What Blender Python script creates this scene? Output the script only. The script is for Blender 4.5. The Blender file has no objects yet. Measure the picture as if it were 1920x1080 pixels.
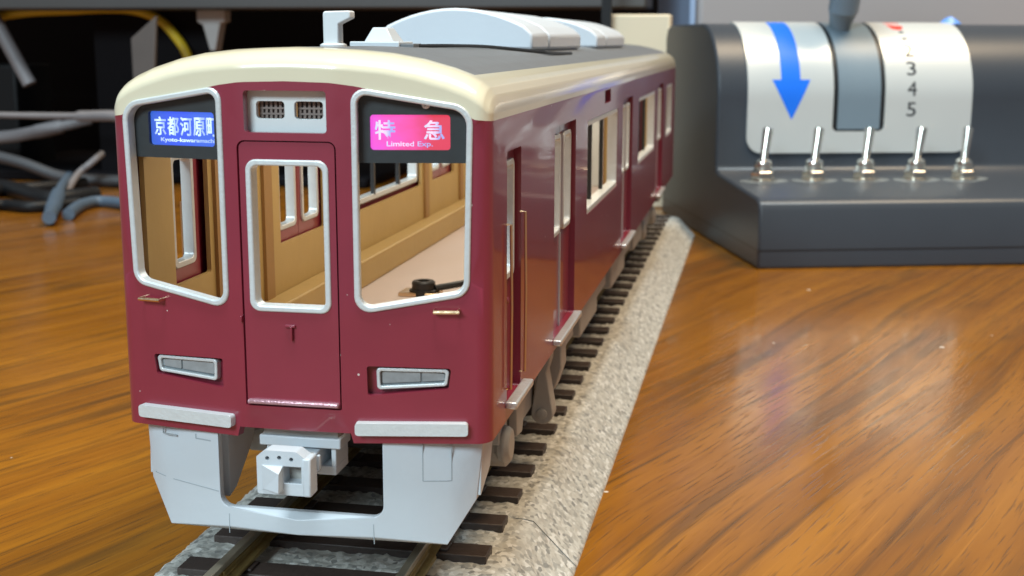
import bpy, bmesh, math, random
from mathutils import Vector, Matrix, noise
from mathutils.geometry import delaunay_2d_cdt
random.seed(7)
sc = bpy.context.scene
C = sc.collection
MM = 0.001
TZ = 21.8                      # table is 21.8 mm below the bottom edge of the car body (z = 0 of all mm coordinates)

# ------------------------------------------------------------------ camera
CAM = (39.7212, -103.4394, 35.0355); YAW, PITCH, ROLL, FPX = math.radians(-10.93746), math.radians(10.97095), math.radians(0.1395), 2389.22
cy, sy, cp, sp = math.cos(YAW), math.sin(YAW), math.cos(PITCH), math.sin(PITCH)
fw = Vector((sy*cp, cy*cp, -sp)); rt = Vector((cy, -sy, 0)); up = rt.cross(fw)
rt, up = rt*math.cos(ROLL)+up*math.sin(ROLL), up*math.cos(ROLL)-rt*math.sin(ROLL)
cam_d = bpy.data.cameras.new('camera'); cam = bpy.data.objects.new('camera', cam_d); C.objects.link(cam)
cam.matrix_world = Matrix(((rt.x, up.x, -fw.x, CAM[0]*MM), (rt.y, up.y, -fw.y, CAM[1]*MM), (rt.z, up.z, -fw.z, (CAM[2]+TZ)*MM), (0, 0, 0, 1)))
cam_d.sensor_width = 36; cam_d.lens = FPX/1920*36
cam_d.clip_start = 0.005; cam_d.clip_end = 20
cam_d.dof.use_dof = True; cam_d.dof.focus_distance = 0.125; cam_d.dof.aperture_fstop = 80
sc.camera = cam
def at(u, v, ax, val):         # photo pixel -> point (mm) on the plane axis = val
    d = rt*((u-960)/FPX)-up*((v-540)/FPX)+fw
    t = (val-CAM[ax])/d[ax]
    return Vector(CAM)+d*t

# ------------------------------------------------------------------ light
world = bpy.data.worlds.new('World'); sc.world = world; world.use_nodes = True
bg = world.node_tree.nodes['Background']; bg.inputs[0].default_value = (0.80, 0.91, 1.0, 1); bg.inputs[1].default_value = 0.25
def area(name, loc, target, size, energy, color, size_y=None):
    l = bpy.data.lights.new(name, 'AREA'); l.energy = energy; l.color = color; l.size = size
    if size_y: l.shape = 'RECTANGLE'; l.size_y = size_y
    o = bpy.data.objects.new(name, l); C.objects.link(o); o.location = loc
    o.rotation_euler = (Vector(target)-Vector(loc)).to_track_quat('-Z', 'Y').to_euler()
    return o
area('ceiling_lamp', (0.02, -0.20, 1.20), (0.03, 0.05, 0), 0.30, 14, (0.80, 0.94, 1.0), 0.20)
area('cool_front_light', (-0.22, -0.75, 0.50), (0, 0.02, 0.03), 0.32, 8.2, (0.70, 0.90, 1.0), 0.22)  # cool light on the front, from an unseen source behind the camera
area('room_lamp', (0.46, 0.16, 1.25), (0.05, 0.15, 0.02), 0.45, 17, (1.0, 0.77, 0.50))
area('car_interior_fill', (0, 0.108, 0.0522), (0, 0.108, 0), 0.012, 0.034, (1.0, 0.93, 0.76), 0.20)  # added warm fill strip under the ceiling, brightens the interior
sc.view_settings.view_transform = 'Standard'; sc.view_settings.look = 'None'
sc.view_settings.exposure = 0.0; sc.view_settings.gamma = 1.0
sc.render.engine = 'CYCLES'

# ------------------------------------------------------------------ materials
def mat(name, col, rough=0.5, metal=0.0, coat=0.0, coat_rough=0.05, bump=0.0, bscale=900.0, var=0.0, vscale=120.0, spec=0.5, emit=None, estr=0.0, sss=0.0, dust=0.0):
    m = bpy.data.materials.new(name); m.use_nodes = True; nt = m.node_tree; b = nt.nodes['Principled BSDF']
    b.inputs['Base Color'].default_value = (*col, 1); b.inputs['Roughness'].default_value = rough; b.inputs['Metallic'].default_value = metal
    b.inputs['Coat Weight'].default_value = coat; b.inputs['Coat Roughness'].default_value = coat_rough; b.inputs['Specular IOR Level'].default_value = spec
    if sss: b.inputs['Subsurface Weight'].default_value = sss; b.inputs['Subsurface Radius'].default_value = (0.001, 0.001, 0.001)
    tc = nt.nodes.new('ShaderNodeTexCoord')
    if var or dust:
        n = nt.nodes.new('ShaderNodeTexNoise'); n.inputs['Scale'].default_value = vscale; n.inputs['Detail'].default_value = 6
        nt.links.new(tc.outputs['Object'], n.inputs['Vector'])
        mx = nt.nodes.new('ShaderNodeMix'); mx.data_type = 'RGBA'
        mx.inputs['A'].default_value = tuple(c*(1-var) for c in col)+(1,); mx.inputs['B'].default_value = tuple(min(1, c*(1+var)) for c in col)+(1,)
        nt.links.new(n.outputs['Fac'], mx.inputs['Factor']); out = mx.outputs['Result']
        if dust:
            v = nt.nodes.new('ShaderNodeTexVoronoi'); v.inputs['Scale'].default_value = 560; nt.links.new(tc.outputs['Object'], v.inputs['Vector'])
            wn = nt.nodes.new('ShaderNodeTexWhiteNoise'); nt.links.new(v.outputs['Color'], wn.inputs['Vector'])
            ml = nt.nodes.new('ShaderNodeMath'); ml.operation = 'MULTIPLY'; nt.links.new(wn.outputs['Value'], ml.inputs[0]); ml.inputs[1].default_value = dust
            pw = nt.nodes.new('ShaderNodeMath'); pw.operation = 'POWER'; nt.links.new(ml.outputs[0], pw.inputs[0]); pw.inputs[1].default_value = 3
            lt = nt.nodes.new('ShaderNodeMath'); lt.operation = 'LESS_THAN'; nt.links.new(v.outputs['Distance'], lt.inputs[0]); nt.links.new(pw.outputs[0], lt.inputs[1])
            m2 = nt.nodes.new('ShaderNodeMix'); m2.data_type = 'RGBA'; nt.links.new(lt.outputs[0], m2.inputs['Factor']); nt.links.new(out, m2.inputs['A']); m2.inputs['B'].default_value = (0.55, 0.45, 0.42, 1)
            out = m2.outputs['Result']
        nt.links.new(out, b.inputs['Base Color'])
    if bump:
        n = nt.nodes.new('ShaderNodeTexNoise'); n.inputs['Scale'].default_value = bscale; n.inputs['Detail'].default_value = 3
        nt.links.new(tc.outputs['Object'], n.inputs['Vector'])
        bp = nt.nodes.new('ShaderNodeBump'); bp.inputs['Strength'].default_value = bump; bp.inputs['Distance'].default_value = 0.0002
        nt.links.new(n.outputs['Fac'], bp.inputs['Height']); nt.links.new(bp.outputs['Normal'], b.inputs['Normal']); nt.links.new(bp.outputs['Normal'], b.inputs['Coat Normal'])
    if emit: b.inputs['Emission Color'].default_value = (*emit, 1); b.inputs['Emission Strength'].default_value = estr
    return m
M = {}
M['maroon'] = mat('maroon_paint', (0.215, 0.019, 0.038), 0.36, coat=0.6, coat_rough=0.06, bump=0.03, bscale=500, var=0.12, vscale=160, dust=0.45)
M['cream'] = mat('cream_paint', (0.64, 0.575, 0.42), 0.28, coat=0.6, coat_rough=0.08, bump=0.05, bscale=450, var=0.05)
M['silver'] = mat('silver_paint', (0.60, 0.62, 0.62), 0.36, metal=0.25, bump=0.18, bscale=3000, var=0.08, vscale=900)
M['chrome'] = mat('bright_metal', (0.75, 0.72, 0.68), 0.22, metal=1.0, bump=0.25, bscale=1500)
M['step'] = mat('worn_silver', (0.62, 0.60, 0.58), 0.3, metal=0.55, bump=0.5, bscale=1800, var=0.1, vscale=900)
M['sill'] = mat('pink_glint_metal', (0.52, 0.30, 0.34), 0.28, metal=0.6, bump=0.6, bscale=3500)  # pale pink stands in for the highlight along the maroon sill
M['glue'] = mat('dried_glue', (0.17, 0.18, 0.18), 0.25, bump=0.5, bscale=500, var=0.4, vscale=300)
M['brass'] = mat('brass_wire', (0.72, 0.52, 0.32), 0.28, metal=1.0, bump=0.15, bscale=1500)
M['roof'] = mat('roof_grey', (0.13, 0.132, 0.138), 0.5, bump=0.12, bscale=1500, var=0.12, vscale=300)
M['cooler'] = mat('cooler_grey', (0.55, 0.58, 0.62), 0.38, bump=0.08, bscale=1200, var=0.05)
M['skirt'] = mat('skirt_plastic', (0.50, 0.53, 0.56), 0.42, bump=0.10, bscale=1400, var=0.04)
M['line'] = mat('moulded_line', (0.30, 0.33, 0.35), 0.6)
M['under'] = mat('underframe_plastic', (0.36, 0.34, 0.31), 0.5, bump=0.2, bscale=1200, var=0.12)
M['whiteplate'] = mat('white_vent_plate', (0.66, 0.69, 0.68), 0.45, bump=0.1, bscale=1500)
M['grille'] = mat('vent_grille_brown', (0.07, 0.045, 0.04), 0.5, bump=0.3, bscale=2500, var=0.3, vscale=900)
M['slat'] = mat('vent_slat', (0.20, 0.15, 0.13), 0.5, var=0.3, vscale=900)
M['mask'] = mat('display_mask_black', (0.030, 0.034, 0.036), 0.42, bump=0.12, bscale=1500, var=0.15, vscale=700)
M['tan'] = mat('interior_tan', (0.43, 0.285, 0.10), 0.55, bump=0.15, bscale=900, var=0.08, vscale=200)
M['tanpost'] = mat('interior_brown_post', (0.30, 0.16, 0.05), 0.55, bump=0.15, bscale=900, var=0.1)
M['floor'] = mat('interior_floor_pink', (0.56, 0.46, 0.41), 0.55, bump=0.1, bscale=900, var=0.05)
M['lens'] = mat('lens_grey', (0.14, 0.16, 0.17), 0.25, coat=0.5, var=0.3, vscale=900)
M['lamp'] = mat('lamp_glass', (0.26, 0.28, 0.29), 0.2, coat=1.0, var=0.3, vscale=1200)
M['black'] = mat('black_plastic', (0.012, 0.012, 0.013), 0.45, bump=0.1)
M['rail'] = mat('rail_metal', (0.46, 0.40, 0.30), 0.36, metal=0.8, bump=0.3, bscale=800, var=0.25, vscale=350)
M['railside'] = mat('tarnished_brass', (0.30, 0.21, 0.075), 0.45, metal=0.6, bump=0.4, bscale=800, var=0.4, vscale=400)
M['sleeper'] = mat('sleeper_brown', (0.050, 0.034, 0.028), 0.5, bump=0.6, bscale=900, var=0.35, vscale=500)
M['wheel'] = mat('dark_wheel', (0.06, 0.055, 0.05), 0.4, metal=0.6, var=0.3)
M['ctrl'] = mat('charcoal_plastic', (0.036, 0.042, 0.052), 0.40, bump=0.10, bscale=1600, var=0.06)
M['panel'] = mat('silver_panel', (0.64, 0.65, 0.63), 0.34, metal=0.3, bump=0.03, bscale=600)
M['blue'] = mat('blue_print', (0.005, 0.16, 0.80), 0.45)
M['ink'] = mat('black_print', (0.02, 0.02, 0.025), 0.8, spec=0.05)
M['red'] = mat('red_print', (0.75, 0.05, 0.03), 0.5)
M['leverg'] = mat('lever_grey', (0.17, 0.22, 0.26), 0.4, bump=0.06, bscale=900, var=0.04)
M['nickel'] = mat('nickel', (0.78, 0.74, 0.66), 0.20, metal=1.0, bump=0.1, bscale=900)
M['white'] = mat('white_plastic', (0.40, 0.385, 0.375), 0.45, var=0.06)
M['antenna'] = mat('antenna_white', (0.62, 0.62, 0.62), 0.45, sss=0.2)
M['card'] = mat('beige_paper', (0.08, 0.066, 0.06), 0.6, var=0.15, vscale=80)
M['yellow'] = mat('yellow_cable', (0.62, 0.42, 0.02), 0.4, var=0.06)
M['cgrey'] = mat('grey_cable', (0.055, 0.055, 0.06), 0.5, var=0.1)
M['cblue'] = mat('blue_grey_cable', (0.07, 0.10, 0.14), 0.5, var=0.1)
M['cwhite'] = mat('off_white_cable', (0.19, 0.175, 0.18), 0.5, var=0.08)
M['cblack'] = mat('black_cable', (0.008, 0.008, 0.009), 0.5, spec=0.25)
M['backblk'] = mat('cabinet_black', (0.005, 0.004, 0.005), 0.7, spec=0.1, var=0.3, vscale=20)
M['screen'] = mat('dark_screen', (0.012, 0.012, 0.014), 0.25)
M['shelf'] = mat('shelf_grey', (0.048, 0.046, 0.046), 0.5, var=0.1, vscale=30)
M['panelg'] = mat('grey_case', (0.34, 0.31, 0.31), 0.5, var=0.04, vscale=20)
M['creambox'] = mat('cream_board', (0.68, 0.58, 0.42), 0.6, var=0.08, vscale=40)
M['skyblue'] = mat('pale_blue_plastic', (0.30, 0.40, 0.58), 0.45)
M['bluewrap'] = mat('blue_wrap', (0.12, 0.28, 0.70), 0.4, var=0.2)
def lit(name, c1, c2, c3, strength):       # backlit film: uneven LED light behind it
    m = bpy.data.materials.new(name); m.use_nodes = True; nt = m.node_tree; b = nt.nodes['Principled BSDF']
    tc = nt.nodes.new('ShaderNodeTexCoord'); mp = nt.nodes.new('ShaderNodeMapping'); mp.inputs['Scale'].default_value = (1, 1, 1)
    nt.links.new(tc.outputs['Generated'], mp.inputs['Vector'])
    gx = nt.nodes.new('ShaderNodeSeparateXYZ'); nt.links.new(mp.outputs['Vector'], gx.inputs[0])
    n = nt.nodes.new('ShaderNodeTexNoise'); n.inputs['Scale'].default_value = 2.6; nt.links.new(mp.outputs['Vector'], n.inputs['Vector'])
    ad = nt.nodes.new('ShaderNodeMath'); ad.operation = 'MULTIPLY_ADD'; nt.links.new(n.outputs['Fac'], ad.inputs[0]); ad.inputs[1].default_value = 0.5; nt.links.new(gx.outputs['X'], ad.inputs[2])
    r = nt.nodes.new('ShaderNodeValToRGB'); r.color_ramp.elements[0].position = 0.15; r.color_ramp.elements[1].position = 1.25 if False else 1.0
    r.color_ramp.elements[0].color = (*c1, 1); r.color_ramp.elements[1].color = (*c3, 1)
    e = r.color_ramp.elements.new(0.6); e.color = (*c2, 1)
    nt.links.new(ad.outputs[0], r.inputs[0]); nt.links.new(r.outputs[0], b.inputs['Emission Color']); b.inputs['Emission Strength'].default_value = strength
    b.inputs['Base Color'].default_value = (0.02, 0.02, 0.03, 1); b.inputs['Roughness'].default_value = 0.4
    return m
M['lcdblue'] = lit('blue_backlit_film', (0.03, 0.13, 0.55), (0.05, 0.12, 0.95), (0.06, 0.16, 0.85), 1.0)
M['lcdred'] = lit('red_backlit_film', (0.85, 0.10, 0.85), (1.0, 0.10, 0.50), (0.75, 0.05, 0.10), 1.05)
M['glyphb'] = lit('lit_blue_white_letters', (0.25, 0.35, 1.0), (0.75, 1.0, 1.0), (0.35, 0.50, 1.0), 1.25)
M['glyphr'] = lit('lit_violet_white_letters', (0.55, 0.70, 1.0), (0.95, 0.75, 1.0), (0.38, 0.42, 0.85), 1.1)

def wood():
    m = bpy.data.materials.new('varnished_wood'); m.use_nodes = True; nt = m.node_tree; b = nt.nodes['Principled BSDF']; L = nt.links.new; N = nt.nodes.new
    tc = N('ShaderNodeTexCoord')
    rot = N('ShaderNodeMapping'); rot.vector_type = 'TEXTURE'; rot.inputs['Rotation'].default_value = (0, 0, math.radians(68)); L(tc.outputs['Object'], rot.inputs['Vector'])
    wn = N('ShaderNodeTexNoise'); wn.inputs['Scale'].default_value = 9; wn.inputs['Detail'].default_value = 2; L(rot.outputs[0], wn.inputs['Vector'])
    sb = N('ShaderNodeVectorMath'); sb.operation = 'SUBTRACT'; L(wn.outputs['Color'], sb.inputs[0]); sb.inputs[1].default_value = (.5, .5, .5)
    sc_ = N('ShaderNodeVectorMath'); sc_.operation = 'MULTIPLY'; L(sb.outputs[0], sc_.inputs[0]); sc_.inputs[1].default_value = (0.0, 0.011, 0)
    ad = N('ShaderNodeVectorMath'); ad.operation = 'ADD'; L(rot.outputs[0], ad.inputs[0]); L(sc_.outputs[0], ad.inputs[1])
    def nz(sx, sy_, detail, rough=0.55):
        mp = N('ShaderNodeMapping'); mp.inputs['Scale'].default_value = (sx, sy_, 1); L(ad.outputs[0], mp.inputs['Vector'])
        n = N('ShaderNodeTexNoise'); n.inputs['Scale'].default_value = 1; n.inputs['Detail'].default_value = detail; n.inputs['Roughness'].default_value = rough; L(mp.outputs[0], n.inputs['Vector']); return n
    def ramp(src, stops):
        r = N('ShaderNodeValToRGB'); r.color_ramp.elements[0].position, r.color_ramp.elements[0].color = stops[0][0], (*stops[0][1], 1)
        r.color_ramp.elements[1].position, r.color_ramp.elements[1].color = stops[-1][0], (*stops[-1][1], 1)
        for p, c in stops[1:-1]: e = r.color_ramp.elements.new(p); e.color = (*c, 1)
        L(src, r.inputs[0]); return r
    def mix(f, a, bb):
        x = N('ShaderNodeMix'); x.data_type = 'RGBA'; L(f, x.inputs['Factor'])
        (L(a, x.inputs['A']) if not isinstance(a, tuple) else setattr(x.inputs['A'], 'default_value', a)); (L(bb, x.inputs['B']) if not isinstance(bb, tuple) else setattr(x.inputs['B'], 'default_value', bb)); return x.outputs['Result']
    base = ramp(nz(8, 130, 6).outputs['Fac'], [(0.30, (0.165, 0.057, 0.006)), (0.5, (0.240, 0.088, 0.008)), (0.72, (0.32, 0.125, 0.010))])
    streak = ramp(nz(7, 250, 4, 0.6).outputs['Fac'], [(0.56, (0, 0, 0)), (0.64, (1, 1, 1))])
    patch = ramp(nz(5, 14, 2).outputs['Fac'], [(0.40, (0.10,)*3), (0.60, (1, 1, 1))])
    sm = N('ShaderNodeMath'); sm.operation = 'MULTIPLY'; L(streak.outputs[0], sm.inputs[0]); L(patch.outputs[0], sm.inputs[1])
    sm2 = N('ShaderNodeMath'); sm2.operation = 'MULTIPLY'; L(sm.outputs[0], sm2.inputs[0]); sm2.inputs[1].default_value = 0.62
    c = mix(sm2.outputs[0], base.outputs[0], (0.070, 0.032, 0.010, 1))
    rn = nz(3.2, 85, 2, 0.5); d1 = N('ShaderNodeMath'); d1.operation = 'SUBTRACT'; L(rn.outputs['Fac'], d1.inputs[0]); d1.inputs[1].default_value = 0.52
    d2 = N('ShaderNodeMath'); d2.operation = 'ABSOLUTE'; L(d1.outputs[0], d2.inputs[0]); lines = ramp(d2.outputs[0], [(0.0, (1, 1, 1)), (0.010, (0.8,)*3), (0.035, (0, 0, 0))])
    bk = ramp(nz(26, 40, 3).outputs['Fac'], [(0.38, (0.1,)*3), (0.58, (0.62,)*3)]); lm = N('ShaderNodeMath'); lm.operation = 'MULTIPLY'; L(lines.outputs[0], lm.inputs[0]); L(bk.outputs[0], lm.inputs[1])
    c = mix(lm.outputs[0], c, (0.060, 0.030, 0.010, 1))
    pores = ramp(nz(105, 2300, 2).outputs['Fac'], [(0.56, (0, 0, 0)), (0.68, (0.7,)*3)])
    c = mix(pores.outputs[0], c, (0.10, 0.042, 0.010, 1))
    gold = ramp(nz(22, 1500, 3).outputs['Fac'], [(0.58, (0, 0, 0)), (0.75, (0.26,)*3)])
    c = mix(gold.outputs[0], c, (0.50, 0.21, 0.03, 1))
    # dust specks and faint scuffs
    v = N('ShaderNodeTexVoronoi'); v.inputs['Scale'].default_value = 120; L(tc.outputs['Object'], v.inputs['Vector'])
    w = N('ShaderNodeTexWhiteNoise'); L(v.outputs['Color'], w.inputs['Vector'])
    pw = N('ShaderNodeMath'); pw.operation = 'POWER'; L(w.outputs['Value'], pw.inputs[0]); pw.inputs[1].default_value = 4
    pm = N('ShaderNodeMath'); pm.operation = 'MULTIPLY'; L(pw.outputs[0], pm.inputs[0]); pm.inputs[1].default_value = 0.060
    lt = N('ShaderNodeMath'); lt.operation = 'LESS_THAN'; L(v.outputs['Distance'], lt.inputs[0]); L(pm.outputs[0], lt.inputs[1])
    c = mix(lt.outputs[0], c, (0.62, 0.56, 0.48, 1))
    sn = N('ShaderNodeTexNoise'); sn.inputs['Scale'].default_value = 45; sn.inputs['Detail'].default_value = 5; L(tc.outputs['Object'], sn.inputs['Vector'])
    sr = ramp(sn.outputs['Fac'], [(0.35, (0.13,)*3), (0.7, (0.21,)*3)])
    L(c, b.inputs['Base Color']); L(sr.outputs[0], b.inputs['Roughness'])
    b.inputs['Specular IOR Level'].default_value = 0.5
    bp = N('ShaderNodeBump'); bp.inputs['Strength'].default_value = 0.10; bp.inputs['Distance'].default_value = 0.0003
    L(pores.outputs[0], bp.inputs['Height']); bp.invert = True; L(bp.outputs[0], b.inputs['Normal'])
    return m
M['wood'] = wood()
def ballast():
    m = bpy.data.materials.new('speckled_ballast'); m.use_nodes = True; nt = m.node_tree; b = nt.nodes['Principled BSDF']; L = nt.links.new; N = nt.nodes.new
    tc = N('ShaderNodeTexCoord')
    v = N('ShaderNodeTexVoronoi'); v.inputs['Scale'].default_value = 1900; v.inputs['Randomness'].default_value = 1; L(tc.outputs['Object'], v.inputs['Vector'])
    w = N('ShaderNodeTexWhiteNoise'); L(v.outputs['Color'], w.inputs['Vector'])
    r = N('ShaderNodeValToRGB'); r.color_ramp.interpolation = 'CONSTANT'
    els = [(0, (0.13, 0.125, 0.12)), (0.07, (0.26, 0.25, 0.23)), (0.24, (0.40, 0.38, 0.34)), (0.55, (0.52, 0.50, 0.45)), (0.86, (0.68, 0.66, 0.62))]
    r.color_ramp.elements[0].color = (*els[0][1], 1); r.color_ramp.elements[1].position = els[1][0]; r.color_ramp.elements[1].color = (*els[1][1], 1)
    for p, c in els[2:]: e = r.color_ramp.elements.new(p); e.color = (*c, 1)
    L(w.outputs['Value'], r.inputs[0])
    n = N('ShaderNodeTexNoise'); n.inputs['Scale'].default_value = 900; n.inputs['Detail'].default_value = 3; L(tc.outputs['Object'], n.inputs['Vector'])
    mx = N('ShaderNodeMix'); mx.data_type = 'RGBA'; mx.inputs['Factor'].default_value = 0.35; L(r.outputs[0], mx.inputs['A']); mx.inputs['B'].default_value = (0.44, 0.43, 0.39, 1)
    L(mx.outputs['Result'], b.inputs['Base Color']); b.inputs['Roughness'].default_value = 0.42
    bp = N('ShaderNodeBump'); bp.inputs['Strength'].default_value = 0.6; bp.inputs['Distance'].default_value = 0.0003
    L(n.outputs['Fac'], bp.inputs['Height']); L(bp.outputs[0], b.inputs['Normal'])
    return m
M['ballast'] = ballast()

# ------------------------------------------------------------------ helpers
ORG = {}
def tag(o, label=None, cat=None, group=None, kind=None):
    for k, v in (('label', label), ('category', cat), ('group', group), ('kind', kind)):
        if v: o[k] = v
    return o
def thing(name, label, cat, org, group=None, rotz=0.0):
    o = bpy.data.objects.new(name, None); C.objects.link(o); o.empty_display_size = 0.005
    o.location = (org[0]*MM, org[1]*MM, (org[2]+TZ)*MM); o.rotation_euler = (0, 0, rotz)
    ORG[o.name] = Vector(org) if rotz == 0 else Vector((0, 0, 0))
    return tag(o, label, cat, group)
def obj(name, vs, fs, m, parent=None, org=None, sharp=35, bevel=0.0, smooth=True):
    if org is None: org = ORG[parent.name] if parent is not None else Vector((0, 0, -TZ))
    else: org = Vector(org)
    me = bpy.data.meshes.new(name)
    me.from_pydata([((x-org[0])*MM, (y-org[1])*MM, (z-org[2])*MM) for x, y, z in vs], [], fs)
    bm = bmesh.new(); bm.from_mesh(me); bmesh.ops.recalc_face_normals(bm, faces=bm.faces); bm.to_mesh(me); bm.free()
    if smooth:
        me.polygons.foreach_set('use_smooth', [True]*len(me.polygons)); me.set_sharp_from_angle(angle=math.radians(sharp))
    me.materials.append(M[m])
    o = bpy.data.objects.new(name, me); C.objects.link(o)
    if parent is not None: o.parent = parent; ORG[o.name] = org
    else: o.location = (org[0]*MM, org[1]*MM, (org[2]+TZ)*MM); ORG[o.name] = org
    if bevel:
        md = o.modifiers.new('bevel', 'BEVEL'); md.width = bevel*MM; md.segments = 2; md.limit_method = 'ANGLE'; md.angle_limit = math.radians(38); md.use_clamp_overlap = True
    return o
class MB:
    def __init__(s): s.v = []; s.f = []
    def add(s, vs, fs):
        n = len(s.v); s.v += [tuple(p) for p in vs]; s.f += [tuple(i+n for i in f) for f in fs]; return s
    def box(s, x0, x1, y0, y1, z0, z1):
        return s.add([(x0, y0, z0), (x1, y0, z0), (x1, y1, z0), (x0, y1, z0), (x0, y0, z1), (x1, y0, z1), (x1, y1, z1), (x0, y1, z1)],
                     [(0, 3, 2, 1), (4, 5, 6, 7), (0, 1, 5, 4), (1, 2, 6, 5), (2, 3, 7, 6), (3, 0, 4, 7)])
    def prism(s, poly, ax, a0, a1):    # poly: list of 2D points on the other two axes (in xyz order)
        n = len(poly)
        def p3(p, a): q = list(p); q.insert(ax, a); return q
        return s.add([p3(p, a0) for p in poly]+[p3(p, a1) for p in poly], [tuple(range(n))[::-1], tuple(range(n, 2*n))]+[(i, (i+1) % n, (i+1) % n+n, i+n) for i in range(n)])
    def tube(s, pts, r, n=10, caps=True):
        pts = [Vector(p) for p in pts]; rs = r if isinstance(r, (list, tuple)) else [r]*len(pts); rings = []
        for i, p in enumerate(pts):
            d = (pts[min(i+1, len(pts)-1)]-pts[max(i-1, 0)]).normalized()
            a = d.cross(Vector((0, 0, 1)) if abs(d.z) < 0.9 else Vector((1, 0, 0))).normalized(); b = d.cross(a)
            rings.append([p+(a*math.cos(2*math.pi*k/n)+b*math.sin(2*math.pi*k/n))*rs[i] for k in range(n)])
        vs = [q for rg in rings for q in rg]; fs = []
        for i in range(len(pts)-1):
            for k in range(n): fs.append((i*n+k, i*n+(k+1) % n, (i+1)*n+(k+1) % n, (i+1)*n+k))
        if caps: fs += [tuple(range(n))[::-1], tuple(range((len(pts)-1)*n, len(pts)*n))]
        return s.add(vs, fs)
    def lathe(s, base, prof, axis='z', n=20):   # prof: (r, h)
        vs = []; fs = []
        for r, h in prof:
            for k in range(n):
                a = 2*math.pi*k/n; c, d = r*math.cos(a), r*math.sin(a)
                vs.append({'z': (base[0]+c, base[1]+d, base[2]+h), 'x': (base[0]+h, base[1]+c, base[2]+d), 'y': (base[0]+c, base[1]+h, base[2]+d)}[axis])
        for i in range(len(prof)-1):
            for k in range(n): fs.append((i*n+k, i*n+(k+1) % n, (i+1)*n+(k+1) % n, (i+1)*n+k))
        fs += [tuple(range(n))[::-1], tuple(range((len(prof)-1)*n, len(prof)*n))]
        return s.add(vs, fs)
    def obj(s, name, m, parent=None, **k): return obj(name, s.v, s.f, m, parent, **k)
def smooth_path(pts, n=8):
    pts = [Vector(p) for p in pts]; out = []
    for i in range(len(pts)-1):
        p0, p1, p2, p3 = pts[max(i-1, 0)], pts[i], pts[i+1], pts[min(i+2, len(pts)-1)]
        for k in range(n):
            t = k/n; out.append(0.5*((2*p1)+(p2-p0)*t+(2*p0-5*p1+4*p2-p3)*t*t+(3*p1-p0-3*p2+p3)*t**3))
    return out+[pts[-1]]
def rpoly(pts, rad, n=6):              # rounded polygon
    out = []; N_ = len(pts); rad = rad if isinstance(rad, (list, tuple)) else [rad]*N_
    for i in range(N_):
        p, a, b = Vector(pts[i]), Vector(pts[i-1]), Vector(pts[(i+1) % N_]); u = (a-p).normalized(); w = (b-p).normalized()
        r = rad[i]
        if r <= 0: out.append(tuple(p)); continue
        ang = u.angle(w); d = min(r/math.tan(ang/2), 0.48*min((a-p).length, (b-p).length)); r = d*math.tan(ang/2)
        c = p+(u+w).normalized()*(r/math.sin(ang/2)); s, e = p+u*d-c, p+w*d-c
        th = math.atan2(s.x*e.y-s.y*e.x, s.dot(e))
        for k in range(n+1):
            t = th*k/n; out.append((c.x+s.x*math.cos(t)-s.y*math.sin(t), c.y+s.x*math.sin(t)+s.y*math.cos(t)))
    return out
def inset(pts, d):                     # inset a CCW convex polygon
    out = []; n = len(pts)
    for i in range(n):
        a, p, b = Vector(pts[i-1]), Vector(pts[i]), Vector(pts[(i+1) % n]); u = (p-a).normalized(); w = (b-p).normalized()
        n1 = Vector((-u.y, u.x)); n2 = Vector((-w.y, w.x)); k = (n1+n2); k = k/(1+n1.dot(n2)); out.append(tuple(p+k*d))
    return out
def rect(x0, x1, z0, z1): return [(x0, z0), (x1, z0), (x1, z1), (x0, z1)]
def inpoly(p, poly):
    x, y = p; c = False; j = len(poly)-1
    for i in range(len(poly)):
        xi, yi = poly[i]; xj, yj = poly[j]
        if (yi > y) != (yj > y) and x < (xj-xi)*(y-yi)/(yj-yi)+xi: c = not c
        j = i
    return c
def cdt(loops, lines=(), pts=()):
    V, E = [], []
    for lp in loops:
        n = len(V); V += [Vector(p) for p in lp]; E += [(n+i, n+(i+1) % len(lp)) for i in range(len(lp))]
    for ln in lines:
        n = len(V); V += [Vector(p) for p in ln]; E += [(n+i, n+i+1) for i in range(len(ln)-1)]
    V += [Vector(p) for p in pts]
    r = delaunay_2d_cdt(V, E, [], 0, 1e-5)
    return [tuple(v) for v in r[0]], [tuple(f) for f in r[2]]
def plate(V, tris, mp, d0, d1):        # extrude a flat triangulation between depths d0 and d1 through a mapping
    used = sorted({i for t in tris for i in t}); ix = {u: k for k, u in enumerate(used)}; n = len(used)
    vs = [mp(V[u][0], V[u][1], d0) for u in used]+[mp(V[u][0], V[u][1], d1) for u in used]
    T = [tuple(ix[i] for i in t) for t in tris]; fs = list(T)+[tuple(i+n for i in t[::-1]) for t in T]
    ed = {}
    for t in T:
        for a, b in zip(t, t[1:]+t[:1]): ed[(a, b)] = 1
    fs += [(b, a, a+n, b+n) for (a, b) in ed if (b, a) not in ed]
    return vs, fs
def shape(outer, holes=(), pts=(), lines=()):
    V, F = cdt([outer]+list(holes), lines, [p for p in pts if inpoly(p, outer)])
    keep = []
    for f in F:
        c = (sum(V[i][0] for i in f)/len(f), sum(V[i][1] for i in f)/len(f))
        if inpoly(c, outer) and not any(inpoly(c, h) for h in holes): keep.append(f)
    return V, keep
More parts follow.
